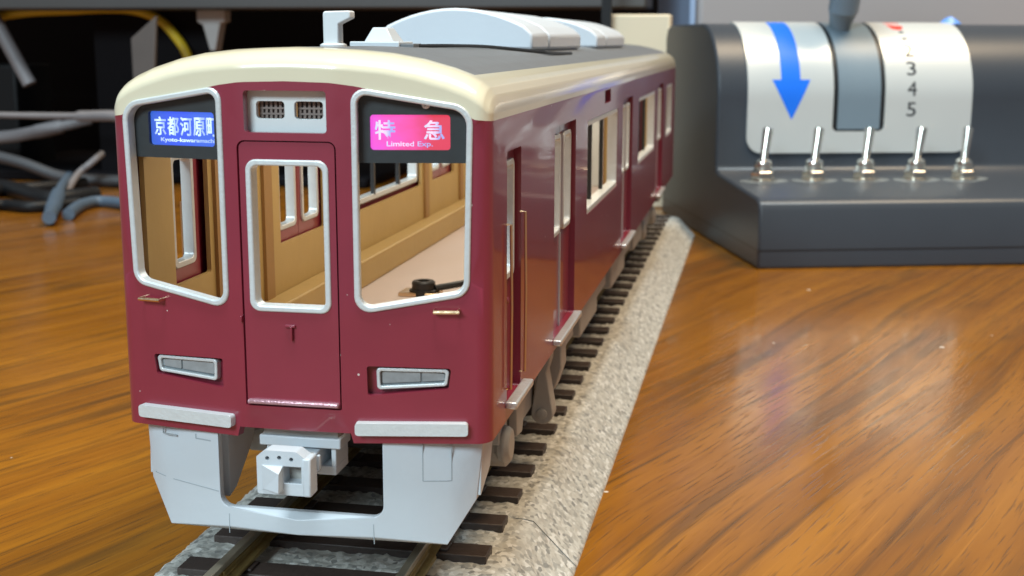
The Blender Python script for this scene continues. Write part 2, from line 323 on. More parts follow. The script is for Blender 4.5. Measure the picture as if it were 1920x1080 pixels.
def glyphs(s, x0, x1, z0, z1, clip=None, bold=0.0):   # text as a flat triangulation scaled into a rectangle
    cu = bpy.data.curves.new('tmp', 'FONT'); cu.body = s; cu.size = 1; cu.resolution_u = 3; cu.offset = bold; o = bpy.data.objects.new('tmp', cu); C.objects.link(o)
    me = bpy.data.meshes.new_from_object(o.evaluated_get(bpy.context.evaluated_depsgraph_get()))
    bm = bmesh.new(); bm.from_mesh(me); bmesh.ops.triangulate(bm, faces=bm.faces)
    bpy.data.objects.remove(o); bpy.data.curves.remove(cu); bpy.data.meshes.remove(me)
    xs = [v.co.x for v in bm.verts]; ys = [v.co.y for v in bm.verts]
    for v in bm.verts: v.co = (x0+(v.co.x-min(xs))/(max(xs)-min(xs))*(x1-x0), z0+(v.co.y-min(ys))/(max(ys)-min(ys))*(z1-z0), 0)
    if clip is not None: bmesh.ops.bisect_plane(bm, geom=bm.verts[:]+bm.edges[:]+bm.faces[:], plane_co=(clip, 0, 0), plane_no=(1, 0, 0), clear_outer=True); bmesh.ops.triangulate(bm, faces=bm.faces)
    bm.verts.ensure_lookup_table(); bm.verts.index_update()
    V = [(v.co.x, v.co.y) for v in bm.verts]; F = [tuple(v.index for v in f.verts) for f in bm.faces]; bm.free()
    F = [f if (V[f[1]][0]-V[f[0]][0])*(V[f[2]][1]-V[f[0]][1])-(V[f[1]][1]-V[f[0]][1])*(V[f[2]][0]-V[f[0]][0]) > 0 else f[::-1] for f in F]
    return V, F

# ------------------------------------------------------------------ the table
def make_table():
    m = MB().box(-520, 620, -160, 500, -TZ-25, -TZ)
    tag(m.obj('table', 'wood', None, org=(0, 0, -TZ), bevel=1.5), 'glossy varnished wooden table top with diagonal grain and dust specks', 'table', kind='structure')
make_table()

# ------------------------------------------------------------------ the track
def make_track():
    t = thing('model_railway_track', 'straight model railway track on a grey speckled ballast bed under the train', 'track', (0, 0, -TZ))
    def bed(y0, y1, name='roadbed'):
        ST = 0.42; ny = int((y1-y0)/ST); prof = []
        x = -16.6
        half = [(k*0.42, -16.3) for k in range(0, 39)]+[(16.6+k*0.40, -16.3-k*0.40*1.02) for k in range(1, 13)]+[(21.75, -21.5), (21.8, -TZ)]
        prof = [(-a, b) for a, b in half[::-1]]+half[1:]; nx = len(prof); vs = []; fs = []
        for j in range(ny+1):
            y = y0+(y1-y0)*j/ny
            for i, (a, b) in enumerate(prof):
                if b > -21.3 and 0 < j < ny:
                    d = noise.voronoi((a*1.05, y*1.05, b*1.05))[0]; h = 0.34-0.62*d[0]+0.16*noise.noise((a*2.9, y*2.9, b*2.9))
                    k = 0.75 if abs(a) > 16.6 else 1.0
                    vs.append((a+(h*0.6*k*(1 if a > 0 else -1) if abs(a) > 16.6 else 0), y, b+h*0.8*k))
                else: vs.append((a, y, min(b, -16.5)))
        for j in range(ny):
            for i in range(nx-1): fs.append((j*nx+i, j*nx+i+1, (j+1)*nx+i+1, (j+1)*nx+i))
        fs += [tuple(range(nx)), tuple(range(ny*nx, (ny+1)*nx))[::-1], (0, ny*nx, ny*nx+nx-1, nx-1)]
        return obj(name, vs, fs, 'ballast', t, sharp=60)
    bed(-45, 26.8); bed(27.1, 276)
    sl = None; k = -7; ms = None
    for k in range(-7, 31):
        yc = 15.3+8.6*k
        if ms is None:
            m = MB().box(-14.5, 14.5, -1.55, 1.55, -17.4, -15.55)
            for s in (-1, 1): m.box(s*8.7-1.7, s*8.7+1.7, -1.1, 1.1, -15.6, -15.25)
            o = m.obj('sleeper', 'sleeper', t, bevel=0.12); ms = o
        else:
            o = ms.copy(); C.objects.link(o); o.parent = t
        o.location = (random.uniform(-.05, .05)*MM, yc*MM, 0)
    for s in (-1, 1):
        c = s*8.7
        foot = MB().prism([(c-.95, -15.25), (c+.95, -15.25), (c+.95, -15.05), (c+.25, -14.8), (c+.25, -14.0), (c-.25, -14.0), (c-.25, -14.8), (c-.95, -15.05)], 1, -45, 276).obj('rail', 'railside', t)
        MB().prism([(c-.46, -14.02), (c+.46, -14.02), (c+.48, -13.7), (c+.42, -13.4), (c-.42, -13.4), (c-.48, -13.7)], 1, -45, 276).obj('rail_head', 'rail', foot, bevel=0.08)
        j = MB().prism([(c-1.3, -15.24), (c+1.3, -15.24), (c+1.3, -14.85), (c+.5, -14.65), (c+.5, -14.05), (c-.5, -14.05), (c-.5, -14.65), (c-1.3, -14.85)], 1, 2.0, 11.5).obj('rail_joiner', 'railside', t, bevel=0.1)
    return t
make_track()

# ------------------------------------------------------------------ the train car
HW, LEN = 17.4, 237.0
def yf(x):
    x = abs(x); y = 0.178*max(0, x-4.3)
    if x > 16.2: q = min(1, (x-16.2)/1.2); y += 1.4*(1-math.sqrt(max(0, 1-q*q)))
    return y
PX = [i*0.1 for i in range(0, 162)]+[16.2+1.2*math.sin(math.pi/2*k/24) for k in range(0, 25)]
PT = [0.0]
for a, b in zip(PX, PX[1:]): PT.append(PT[-1]+math.hypot(b-a, yf(b)-yf(a)))
TF, YE = PT[-1], yf(HW)
import bisect
def t_x(x):
    s = 1 if x >= 0 else -1; x = min(abs(x), HW); i = min(max(bisect.bisect_right(PX, x)-1, 0), len(PX)-2)
    d = PX[i+1]-PX[i]; return s*(PT[i]+(PT[i+1]-PT[i])*((x-PX[i])/d if d else 0))
def t_y(y, s): return s*(TF+(y-YE))
def base_xy(t):
    s = 1 if t >= 0 else -1; a = abs(t)
    if a >= TF: return s*HW, YE+a-TF
    i = min(max(bisect.bisect_right(PT, a)-1, 0), len(PT)-2); d = PT[i+1]-PT[i]; x = PX[i]+(PX[i+1]-PX[i])*((a-PT[i])/d if d else 0)
    return s*x, yf(x)
def body(t, z, dep):                   # point on the car's skin, dep mm inwards
    x, y = base_xy(t)
    if abs(t) >= TF: return (x-math.copysign(dep, x), y, z)
    a, b = base_xy(t-0.05), base_xy(t+0.05); tx, ty = b[0]-a[0], b[1]-a[1]; l = math.hypot(tx, ty)
    return (x-ty/l*dep, y+tx/l*dep, z)
def fx(pts): return [(t_x(x), z) for x, z in pts]          # front outline (x,z) -> (t,z)
def sd(pts, s): return [(t_y(y, s), z) for y, z in (pts if s > 0 else pts[::-1])]   # side outline (y,z)
def mir(pts): return [(-x, z) for x, z in pts[::-1]]
PROF = [(0, 34.5), (2.7, 34.42), (5.5, 34.28), (8.5, 33.98), (11, 33.5), (13.6, 32.75), (15.2, 32.12), (16.1, 31.62), (16.75, 31.1), (17.15, 30.45), (17.36, 29.7), (17.4, 29.0)]
def H(x):
    x = abs(x)
    for (a, b), (c, d) in zip(PROF, PROF[1:]):
        if x <= c: return b+(d-b)*(x-a)/(c-a) if c > a else d
    return 29.0
def amp(x): return min(1.8, max(0.08, H(x)-28.92))
ZC = [(0, 31.65), (4, 31.55), (6.3, 31.25), (7, 31.08), (10.35, 30.3), (15, 29.0), (16.1, 28.5), (17.4, 28.35)]
car = thing('train_car', 'glossy maroon model train car with cream roof edge and lit front displays', 'model train', (0, 118, -13.4))
FW = [(5.77, 11.62), (15.62, 13.36), (15.97, 29.62), (5.8, 31.27)]; FWR = [1.35, 1.5, 1.9, 1.2]     # right front window (frame outside)
DOORS = [(37.0, 53.6), (108.5, 125.0), (180.5, 197.0)]; WINS = [(64.5, 101.0), (136.5, 173.5), (207.5, 226.5)]
CREW = (9.6, 16.6); IND = (83.0, 90.5)
HL = [(6.75, 4.35), (13.75, 5.0), (14.0, 6.85), (6.7, 7.05)]
def make_body():
    tm = t_y(LEN, 1)
    xs = [5.4, 5.2]; 
    fxs = sorted({round(x, 3) for x in [i*0.6 for i in range(0, 27)]+[p[0] for p in PROF]+[16.2+1.2*math.sin(math.pi/2*k/9) for k in range(0, 10)]})
    rb = [(t_x(5.2), 0.9), (t_x(5.45), 0.0)]+[(t_x(x), 0.0) for x in fxs if x > 5.6]+[(tm, 0.0)]
    bot = [(-a, b) for a, b in rb[::-1]]+[(0.0, 0.9)]+rb
    top = [(tm, 29.0)]+[(t_x(x), H(x)-amp(x)) for x in fxs[::-1]]+[(-t_x(x), H(x)-amp(x)) for x in fxs[1:]]+[(-tm, 29.0)]
    outer = bot+top
    def zci(x):
        for (a, b), (c, d) in zip(ZC, ZC[1:]):
            if x <= c: return b+(d-b)*(x-a)/(c-a)
        return 28.35
    ZD = [(x, zci(x)) for x in fxs]
    zc = [(-tm, 28.35)]+[(-t_x(x), z) for x, z in ZD[::-1]]+[(t_x(x), z) for x, z in ZD[1:]]+[(tm, 28.35)]
    holes = [fx(rpoly(FW, FWR)), fx(rpoly(mir(FW), FWR[::-1])), fx(rpoly(rect(-4.47, 4.47, 3.0, 26.62), [.15, .15, .7, .7])), fx(rpoly(rect(-3.7, 3.7, 27.3, 30.85), .3)), fx(rpoly(HL, .25)), fx(rpoly(mir(HL), .25))]
    for s in (-1, 1):
        holes.append(sd(rpoly(rect(*CREW, 1.6, 25.2), .25), s)); holes.append(sd(rpoly(rect(*IND, 26.1, 28.0), .15), s))
        for a, b in DOORS: holes.append(sd(rpoly(rect(a, b, 1.3, 25.6), .25), s))
        for a, b in WINS: holes.append(sd(rpoly(rect(a, b, 12.1, 24.7), .8), s))
    pts = [(sg*t_x(x), z) for x in fxs for sg in (-1, 1) for z in (2.5, 5, 8, 11, 14, 17, 20, 23, 26, 29, 30.5, 32)]
    V, F = cdt([outer]+holes, [zc], [p for p in pts if inpoly(p, outer)])
    def zline(t):
        for (a, b), (c, d) in zip(zc, zc[1:]):
            if a <= t <= c: return b+(d-b)*(t-a)/(c-a)
        return 28.35
    bb = [(min(p[0] for p in h), max(p[0] for p in h), min(p[1] for p in h), max(p[1] for p in h), h) for h in holes]
    low, hi = [], []
    for f in F:
        c = (sum(V[i][0] for i in f)/3, sum(V[i][1] for i in f)/3)
        if not inpoly(c, outer) or any(b[0] < c[0] < b[1] and b[2] < c[1] < b[3] and inpoly(c, b[4]) for b in bb): continue
        (low if c[1] < zline(c[0]) else hi).append(f)
    vs, fs = plate(V, low, body, 0, 0.9); sh = obj('body_shell', vs, fs, 'maroon', car, sharp=32)
    MB().box(-16.5, 16.5, LEN-0.8, LEN, 0, 29).obj('end_wall', 'maroon', car)
    # cream upper band = wall strip above the paint line + rounded roof edge; grey roof deck inside it
    vs, fs = plate(V, hi, body, 0, 0.9); band = obj('upper_band', vs, fs, 'cream', car, sharp=32)
    cols = sorted({round(x, 3) for x in fxs}); cols = [-x for x in cols[::-1]]+cols[1:]
    ds = [3.4*(1-math.cos(math.pi/2*k/9)) for k in range(0, 10)]+[4.2, 30, 60, 120, 180, 228]
    def surf(x, d):
        drop = amp(x)*(1-math.sqrt(max(0, 1-(1-min(1, d/3.4))**2)))
        e = max(0, 1-max(0, 232-(d+yf(x)))/4.0) if d > 200 else 0
        return (x, yf(x)+d, H(x)-drop)
    rows = [[(x*.999, yf(x)+.05, H(x)-amp(x)-.35) for x in cols]]+[[surf(x, d) for x in cols] for d in ds]
    back = [(x, LEN, H(x)-0.6) for x in cols]; rows.append([(x, LEN-1.5, H(x)-0.15) for x in cols]); rows.append(back); rows.append([(x, LEN, 28.0) for x in cols])
    rows = [[(-HW+.03, r_[0][1], min(28.5, r_[0][2]))]+r_+[(HW-.03, r_[-1][1], min(28.5, r_[-1][2]))] for r_ in rows]; cols = [cols[0]-.01]+cols+[cols[-1]+.01]
    ncol = len(cols); vs = [p for r in rows for p in r]; fc, fg = [], []
    for j in range(len(rows)-1):
        for i in range(ncol-1):
            q = (j*ncol+i, j*ncol+i+1, (j+1)*ncol+i+1, (j+1)*ncol+i); xm = abs(cols[i]+cols[i+1])/2
            (fg if (xm < 15.2 and 11 <= j < len(rows)-3) else fc).append(q)
    obj('roof_edge', vs, fc, 'cream', band, sharp=50); obj('roof', vs, fg, 'roof', car, sharp=50)
    return sh, band
shell, band = make_body()
def bplate(name, outer, holes, m, parent, d0, d1, bevel=0.0, pts=(), sharp=32):
    V, F = shape(outer, holes, pts); vs, fs = plate(V, F, body, d0, d1); return obj(name, vs, fs, m, parent, bevel=bevel, sharp=sharp)
def fpts(x0, x1, z0, z1): return [(t_x(x0+(x1-x0)*i/8), z0+(z1-z0)*j/6) for i in range(1, 8) for j in range(1, 6)]
def make_front():
    for s in (1, -1):
        P = FW if s > 0 else mir(FW); R = FWR if s > 0 else FWR[::-1]; Q = inset(P, 0.52)
        bplate('front_window_frame', fx(rpoly(P, R)), [fx(rpoly(Q, [max(.3, r-.45) for r in R]))], 'silver', car, -0.22, 0.93, bevel=0.14)
        # black surround of the destination display behind the window
        X = lambda a, b: (a, b) if s > 0 else (-b, -a)
        mq = [(5.2, 24.75), (16.3, 24.75), (16.2, 29.7), (14.5, 30.2), (5.2, 31.4)]; mo = fx(mq if s > 0 else mir(mq)); D = fx(rpoly(rect(*X(7.25, 14.0), 25.85, 28.85), .3))
        mk = bplate('display_surround', mo, [D], 'mask', car, 0.95, 3.2)
        dp = bplate('destination_display', fx(rect(*X(7.0, 14.25), 25.6, 29.1)), [], 'lcdblue' if s < 0 else 'lcdred', car, 1.30, 1.8, pts=fpts(*X(7.0, 14.25), 25.6, 29.1))
        def put(txt, x0, x1, z0, z1, clip=None):
            V, F = glyphs(txt, x0, x1, z0, z1, clip, 0.014); V = [(t_x(a), b) for a, b in V]; vs, fs = plate(V, F, body, 1.25, 1.295); return obj('lettering', vs, fs, 'glyphb' if s < 0 else 'glyphr', dp, smooth=False)
        if s < 0:
            for k, ch in enumerate('京都河原町'):
                put(ch, -13.62+k*1.34, -13.62+k*1.34+1.20, 26.72, 28.36, clip=-7.27)
            put('Kyoto-kawaramachi', -13.0, -7.4, 26.06, 26.52)
        else:
            put('特', 7.62, 9.35, 26.72, 28.38); put('急', 11.75, 13.5, 26.72, 28.38); put('Limited Exp.', 8.6, 12.5, 26.02, 26.58)
        # headlight
        P = HL if s > 0 else mir(HL)
        hp = bplate('headlight', fx(inset(P, -0.1)), [], 'maroon', car, 0.92, 1.2, pts=fpts(*X(6.8, 13.9), 4.4, 7))
        B = [(7.55, 4.85), (13.62, 5.2), (13.85, 6.72), (7.5, 6.85)]; B = B if s > 0 else mir(B); Bi = inset(B, 0.30)
        bplate('bezel', fx(rpoly(B, .35)), [fx(rpoly(Bi, .18))], 'silver', hp, 0.22, 0.93, bevel=0.08)
        bplate('lens', fx(inset(Bi, -.05)), [], 'lens', hp, 0.62, 0.91)
        for a, b in ((8.0, 11.3), (11.45, 13.4)):
            L_ = [(a, 5.38 if a < 9 else 5.55), (b, 5.55 if b < 12 else 5.68), (b, 6.38 if b < 12 else 6.25), (a, 6.45)]; L_ = L_ if s > 0 else mir(L_)
            bplate('lamp', fx(rpoly(L_, .12)), [], 'lamp', hp, 0.50, 0.64, bevel=0.1)
        bplate('bumper', fx(rpoly(rect(*X(5.65, 15.45), .90, 2.05), .3)), [], 'silver', car, -0.75, 0.05, bevel=0.20, pts=fpts(*X(5.65, 15.45), .90, 2.05))
        # little grab wire under the window
        q = [body(t_x(s*x), 12.05, d) for x, d in ((12.6, 0.1), (12.6, -0.75), (14.7, -0.75), (14.7, 0.1))]
        MB().tube(q, 0.17, 8).obj('grab_wire', 'brass', car)
    sx = body(t_x(12.0), 29.72, 0.95); MB().lathe((sx[0], sx[1]+.02, sx[2]), [(.36, 0), (.36, -.25), (.25, -.42), (.12, -.45), (.10, -.3)], 'y', 14).obj('screw_head', 'antenna', car)
    # vent plate above the door
    G = [rpoly(rect(a, b, 28.42, 29.9), .32) for a, b in ((-3.02, -0.46), (0.46, 3.02))]
    vp = bplate('vent_plate', fx(rect(-3.9, 3.9, 27.1, 31.0)), [fx(g) for g in G], 'whiteplate', car, 1.2, 1.75, bevel=0.05)
    for a in (-3.02, 0.46):
        g = MB().box(a-.1, a+2.66, 2.2, 2.4, 28.3, 30.0).obj('grille', 'grille', vp)
        sl = MB()
        for k in range(6): sl.box(a+.12+k*.42, a+.34+k*.42, 1.97, 2.21, 28.4, 29.92)
        for k in range(2): sl.box(a+.02, a+2.54, 1.92, 2.02, 28.72+k*.48, 28.88+k*.48)
        sl.obj('slats', 'slat', g)
    # front door
    W_ = rect(-3.74, 3.74, 11.65, 25.0); Wi = inset(W_, .52)
    dr = bplate('front_door', fx(rpoly(rect(-4.33, 4.33, 3.1, 26.5), [.12, .12, .6, .6])), [fx(rpoly(W_, .95))], 'maroon', car, 0.10, 1.1, bevel=0.10)
    bplate('window_frame', fx(rpoly(W_, .95)), [fx(rpoly(Wi, .55))], 'silver', dr, -0.08, 1.45, bevel=0.12)
    bplate('door_light_block', fx(rect(-5.0, 5.0, 2.6, 27.0)), [fx(rpoly(W_, .95))], 'maroon', dr, 1.12, 1.4)  # added backing plate, stops interior light leaking through the door gap
    MB().box(-4.2, 4.25, -0.38, 0.2, 3.25, 3.62).obj('door_sill', 'sill', dr, bevel=0.12)
    MB().box(-0.55, 0.40, -0.20, 0.15, 10.32, 10.52).box(0.02, 0.16, -0.30, 0.12, 9.1, 10.4).obj('door_handle', 'maroon', dr, bevel=0.04)
    MB().box(-4.62, -4.46, -0.3, 0.1, 10.6, 11.2).obj('hinge', 'maroon', dr, bevel=0.05)
make_front()
def make_sides():
    for s in (1, -1):
        S = lambda y0, y1, z0, z1, r=0.0: sd(rpoly(rect(y0, y1, z0, z1), r), s)
        a, b = CREW
        cd = bplate('crew_door', S(a-.2, b+.2, 1.4, 25.4), [S(a+1.0, b-1.0, 13.0, 24.2, .8)], 'maroon', car, 0.75, 1.35)
        bplate('window_frame', S(a+1.0, b-1.0, 13.0, 24.2, .8), [S(a+1.6, b-1.6, 13.6, 23.6, .5)], 'silver', cd, 0.45, 1.6, bevel=0.08)
        MB().lathe((s*16.7, a+1.5, 11.2), [(.35, 0), (.35, s*.5), (.15, s*.6)], 'x', 10).obj('door_knob', 'maroon', cd)
        for yy, z0, z1 in ((a-.1, 3.1, 18.6), (b+.1, 3.0, 18.9)):
            q = [(s*17.3, yy, z1), (s*17.8, yy, z1), (s*17.85, yy+.15, (z0+z1)/2), (s*17.8, yy, z0), (s*17.3, yy, z0)]
            MB().tube(q, 0.14, 8).obj('grab_rail', 'brass', car)
        MB().box(min(s*17.35, s*18.5), max(s*17.35, s*18.5), a-.6, b+1.4, 1.25, 1.95).obj('crew_step', 'step', car, bevel=0.18)
        bplate('indicator_recess', S(IND[0]-.2, IND[1]+.2, 25.9, 28.2), [], 'maroon', car, 0.8, 1.1)
        for a, b in DOORS:
            m = (a+b)/2
            for y0, y1 in ((a-.2, m-.06), (m+.06, b+.2)):
                w0, w1 = (y0+1.5, y1-1.0) if y0 < m-1 else (y0+1.0, y1-1.5)
                dl = bplate('passenger_door', S(y0, y1, 1.1, 25.8), [S(w0, w1, 12.8, 24.5, .9)], 'maroon', car, 0.75, 1.35)
                bplate('window_frame', S(w0, w1, 12.8, 24.5, .9), [S(w0+.55, w1-.55, 13.35, 23.95, .6)], 'silver', dl, 0.40, 1.6, bevel=0.08)
            MB().box(min(s*16.5, s*16.85), max(s*16.5, s*16.85), m-.12, m+.12, 1.3, 12.7).obj('door_seal', 'silver', car)
            MB().box(min(s*17.35, s*18.4), max(s*17.35, s*18.4), a-.3, b+.3, .75, 1.45).obj('door_step', 'step', car, bevel=0.18)
        for k, (a, b) in enumerate(WINS):
            fr = bplate('side_window_frame', S(a, b, 12.1, 24.7, .8), [S(a+.75, b-.75, 12.85, 23.95, .5)], 'silver', car, -0.08, 1.6, bevel=0.08)
            if k < 2:
                for yy in (a+12.4, a+25.6): MB().box(min(s*15.8, s*16.35), max(s*15.8, s*16.35), yy-.35, yy+.35, 12.7, 24.1).obj('sash_bar', 'black', fr)
        # tan liner behind the shell, cut out round the openings
        outer = sd(rect(4.2, 235.5, 2.0, 31.0), s)
        hs = [S(CREW[0]+.1, CREW[1]+1.2, 11.6, 25.4, .3)]+[S(a+.4, b-.4, 11.4, 25.2, .3) for a, b in DOORS]+[S(a-.5, b+.5, 11.4, 25.4, .3) for a, b in WINS]
        bplate('interior_wall', outer, hs, 'tan', car, 1.62, 2.1)
        for yy in (20, 33, 57.5, 104, 129.5, 177, 201.5): MB().box(min(s*14.9, s*15.32), max(s*14.9, s*15.32), yy-1.2, yy+1.2, 5.7, 30.8).obj('wall_post', 'tanpost', car)
        MB().box(min(s*12.3, s*15.3), max(s*12.3, s*15.3), 18, 235, 2.0, 5.7).obj('bench', 'tan', car, bevel=0.25)
    MB().box(-16.4, 16.4, 3.9, 235.6, 1.3, 2.0).obj('floor', 'floor', car)
    MB().box(-15.2, 15.2, 5, 235, 31.0, 31.5).obj('ceiling', 'floor', car)
    MB().box(-12.2, 12.2, 190, 192, 2.0, 31.0).obj('partition', 'whiteplate', car)
    tm = MB().lathe((-3.2, 57.0, 2.0), [(1.9, 0), (1.9, .7), (1.55, .8), (1.55, 1.7), (1.35, 1.9), (.8, 1.9), (.7, 1.5)], 'z', 20).obj('wire_terminal', 'black', car)
    MB().box(-6.2, -1.0, 55.2, 58.8, 2.0, 2.5).obj('terminal_plate', 'brass', tm, bevel=0.1)
    MB().tube(smooth_path([(-1.6, 57.2, 2.9), (1.2, 58.5, 3.3), (3.0, 60, 3.5), (6, 64, 3.4), (9, 72, 3.0)]), 0.45, 8).obj('wire', 'black', tm)
make_sides()
def make_under():
    ysk = [(0, 0.1), (7, 0.9), (13.4, 2.3), (15.2, 3.2), (16.3, 4.3), (17.5, 5.5)]
    def ys(x):
        x = abs(x)
        for (a, b), (c, d) in zip(ysk, ysk[1:]):
            if x <= c: return b+(d-b)*(x-a)/(c-a)
        return 5.5
    mp = lambda x, z, d: (x, ys(x)+d, z)
    out = [(-13.4, -9.75), (13.4, -9.75), (15.8, -5.75), (16.25, -0.9), (16.3, 0.5), (7.8, 0.5)]
    hole = rpoly([(7.8, .5), (7.8, -7.15), (-7.8, -7.15), (-7.8, .5)], [0, 1.1, 1.1, 0])
    op = [(-13.4, -9.75), (13.4, -9.75), (15.8, -5.75), (16.25, -0.9), (16.3, 0.35)]+[p if p[1] < .4 else (p[0], 0.35) for p in hole]+[(-16.3, 0.35), (-16.25, -0.9), (-15.8, -5.75)]
    pts = [(x, z) for x in (-15, -13.4, -10, -7, -5, 0, 5, 7, 10, 13.4, 15) for z in (-9, -8.2, -7.6, -5, -2)]
    V, F = shape(op, [], pts); vs, fs = plate(V, F, mp, 0, 0.9); sk = obj('skirt', vs, fs, 'skirt', car, bevel=0.06, sharp=30)
    for s in (1, -1):
        p = [(3.6, 0.3), (11.5, 0.3), (9.0, -3.5), (4.9, -6.6), (3.3, -7.0)]
        MB().prism([(y, z) for y, z in p], 0, s*7.85 if s < 0 else 7.85, s*8.6 if s < 0 else 8.6).obj('skirt_return', 'skirt', sk)
        MB().prism([(4.4, 0.3), (10.5, 0.3), (8.0, -4.0), (4.0, -5.5)], 0, s*15.4, s*16.15).obj('skirt_side', 'skirt', sk, bevel=0.1)
    ln = MB()
    def bar(x0, x1, z0, z1, th=.10):
        n = 6; L_ = []
        dx, dz = x1-x0, z1-z0; l = math.hypot(dx, dz); px, pz = -dz/l*th/2, dx/l*th/2
        for k in range(n+1):
            t = k/n; x, z = x0+dx*t, z0+dz*t
            L_ += [(x+px, ys(x+px)-.025, z+pz), (x-px, ys(x-px)-.025, z-pz), (x+px, ys(x)+.1, z+pz), (x-px, ys(x)+.1, z-pz)]
        ln.add(L_, [q for k in range(n) for q in ((4*k, 4*k+1, 4*k+5, 4*k+4), (4*k, 4*k+4, 4*k+6, 4*k+2), (4*k+1, 4*k+3, 4*k+7, 4*k+5))]+[(0, 2, 3, 1), (4*n, 4*n+1, 4*n+3, 4*n+2)])
    for s in (1, -1): bar(s*6.95, s*6.9, -9.62, -7.75, .07)
    for a, b in (((11.3, -.3), (11.3, -3.7)), ((11.3, -3.7), (13.8, -3.7)), ((13.8, -3.7), (13.8, -.3))): bar(a[0], b[0], a[1], b[1], .08)
    bar(-15.2, -7.95, -5.05, -5.75, .07)
    for x in (-13.9, -10.2): bar(x, x+1.6, -.95, -1.0, .12); bar(x, x, -.55, -.98, .12)
    ln.obj('moulded_lines', 'line', sk, smooth=False)
    # coupler, beam, draft gear pocket
    bm_ = MB().box(-3.85, 3.85, 1.2, 4.2, -1.05, -0.1).obj('coupler_beam', 'skirt', car, bevel=0.12)
    MB().box(-3.5, 3.5, 1.6, 5.2, -0.08, 0.75).obj('beam_top', 'under', bm_)
    pk = MB().box(1.0, 3.3, 1.5, 5, -3.6, -2.75).box(2.85, 3.3, 1.55, 5, -2.8, -1.05).box(-3.3, -1.0, 1.5, 5, -3.6, -2.75).box(-3.3, -2.85, 1.55, 5, -2.8, -1.05).box(-3.2, 3.2, 4.6, 5.2, -3.5, -1.0).obj('coupler_pocket', 'skirt', car, bevel=0.08)
    cp_ = MB()
    W0, W1 = -2.35, 2.35
    face = rpoly([(W0, -4.0), (W1, -4.0), (W1, -.75), (1.3, 0.0), (-1.5, 0.0), (W0, -.6)], [.2, .2, .25, .4, .4, .2])
    sq = rect(0.1, 1.75, -2.95, -1.35); hs = [[(cx+.2*math.cos(a*math.pi/5), cz+.2*math.sin(a*math.pi/5)) for a in range(10)] for cx, cz in ((-1.35, -.72), (-.25, -.62), (.85, -.72))]
    V, F = shape(face, [sq]+hs); vs, fs = plate(V, F, lambda x, z, d: (x, -3.2+d, z), 0, 1.6)
    ch = obj('coupler', vs, fs, 'skirt', car, bevel=0.05)
    MB().box(W0+.1, W1-.1, -1.7, -1.3, -3.8, -.6).obj('coupler_back', 'under', ch)
    MB().box(-1.3, 1.9, -1.5, 4.5, -3.2, -1.2).obj('shank', 'skirt', ch, bevel=0.15)
    hk = MB(); hk.add([(-1.9, -3.2, -1.35), (-1.9, -3.2, -3.6), (.05, -3.2, -3.6), (.05, -3.2, -1.35), (-1.7, -3.35, -3.5), (.08, -4.5, -3.4), (.08, -4.3, -1.75)], [(0, 1, 2, 3), (0, 4, 1), (4, 5, 2, 1), (0, 6, 4), (4, 6, 5), (5, 6, 3, 2), (0, 3, 6)])
    hk.obj('coupler_hook', 'skirt', ch, smooth=False)
    MB().box(1.85, 2.6, -3.3, -1.5, -4.05, -.55).obj('coupler_rim', 'skirt', ch, bevel=0.15)
    MB().box(2.2, 2.5, -0.6, -.2, -2.5, -1.1).obj('pin', 'skirt', ch, bevel=0.08)
    # bogies
    for yc in (38.0, 200.0):
        bg_ = MB().box(-11, 11, yc-6, yc+6, -6.2, -1.5).obj('bogie', 'black', car)
        for s in (1, -1):
            fr = [(yc-21, -5.5), (yc-21, -3.6), (yc-16, -3.0), (yc-8, -4.2), (yc-4, -5.8), (yc+4, -5.8), (yc+8, -4.2), (yc+16, -3.0), (yc+21, -3.6), (yc+21, -5.5), (yc+15, -6.6), (yc+6, -8.6), (yc-6, -8.6), (yc-15, -6.6)]
            o = MB().prism(fr, 0, min(s*12.3, s*13.8), max(s*12.3, s*13.8)).obj('side_frame', 'under', bg_, bevel=0.2)
            for yy in (yc-13, yc+13):
                MB().lathe((s*12.2, yy, -7.6), [(2.2, 0), (2.2, s*2.2), (1.6, s*2.7), (.5, s*2.75)], 'x', 16).obj('axle_box', 'under', bg_)
                MB().lathe((s*7.7, yy, -8.05), [(5.3, 0), (5.3, s*1.9), (4.2, s*2.2), (1.4, s*2.0), (1.2, s*2.6)], 'x', 28).obj('wheel', 'wheel', bg_)
        MB().tube([(-8, yc-13, -8.05), (8, yc-13, -8.05)], .8).tube([(-8, yc+13, -8.05), (8, yc+13, -8.05)], .8).obj('axle', 'wheel', bg_)
    for s in (1, -1):
        q = MB().lathe((s*15.0, 20.5, -5.9), [(1.1, -s*.9), (1.8, -s*.4), (2.0, s*.2), (1.6, s*.8)], 'x', 18).box(min(s*13.6, s*14.9), max(s*13.6, s*14.9), 18.5, 22.5, -5.5, 0).obj('lifeguard', 'under', car, bevel=0.15)
        MB().prism([(27.5, -.2), (33, -.2), (32.8, -5.5), (31.2, -7.9), (28.2, -7.5)], 0, min(s*13.9, s*14.9), max(s*13.9, s*14.9)).obj('bracket', 'under', car, bevel=0.15)
        arm = [(s*13.9, -0.8), (s*16.2, -0.8), (s*16.0, -2.8), (s*15.6, -4.2), (s*16.3, -8.2)]+[(s*(15.1+1.35*math.cos(k*math.pi/8)), -9.3-1.35*math.sin(k*math.pi/8)) for k in range(0, 9)]+[(s*13.9, -8.2), (s*14.5, -4.2), (s*14.1, -2.8)]
        dm = MB().prism(arm, 1, 43.2, 46.0).obj('damper_arm', 'under', car, bevel=0.15)
        MB().lathe((s*15.1, 43.2, -9.3), [(.65, 0), (.65, -.3), (.3, -.4)], 'y', 14).obj('damper_bolt', 'under', dm)
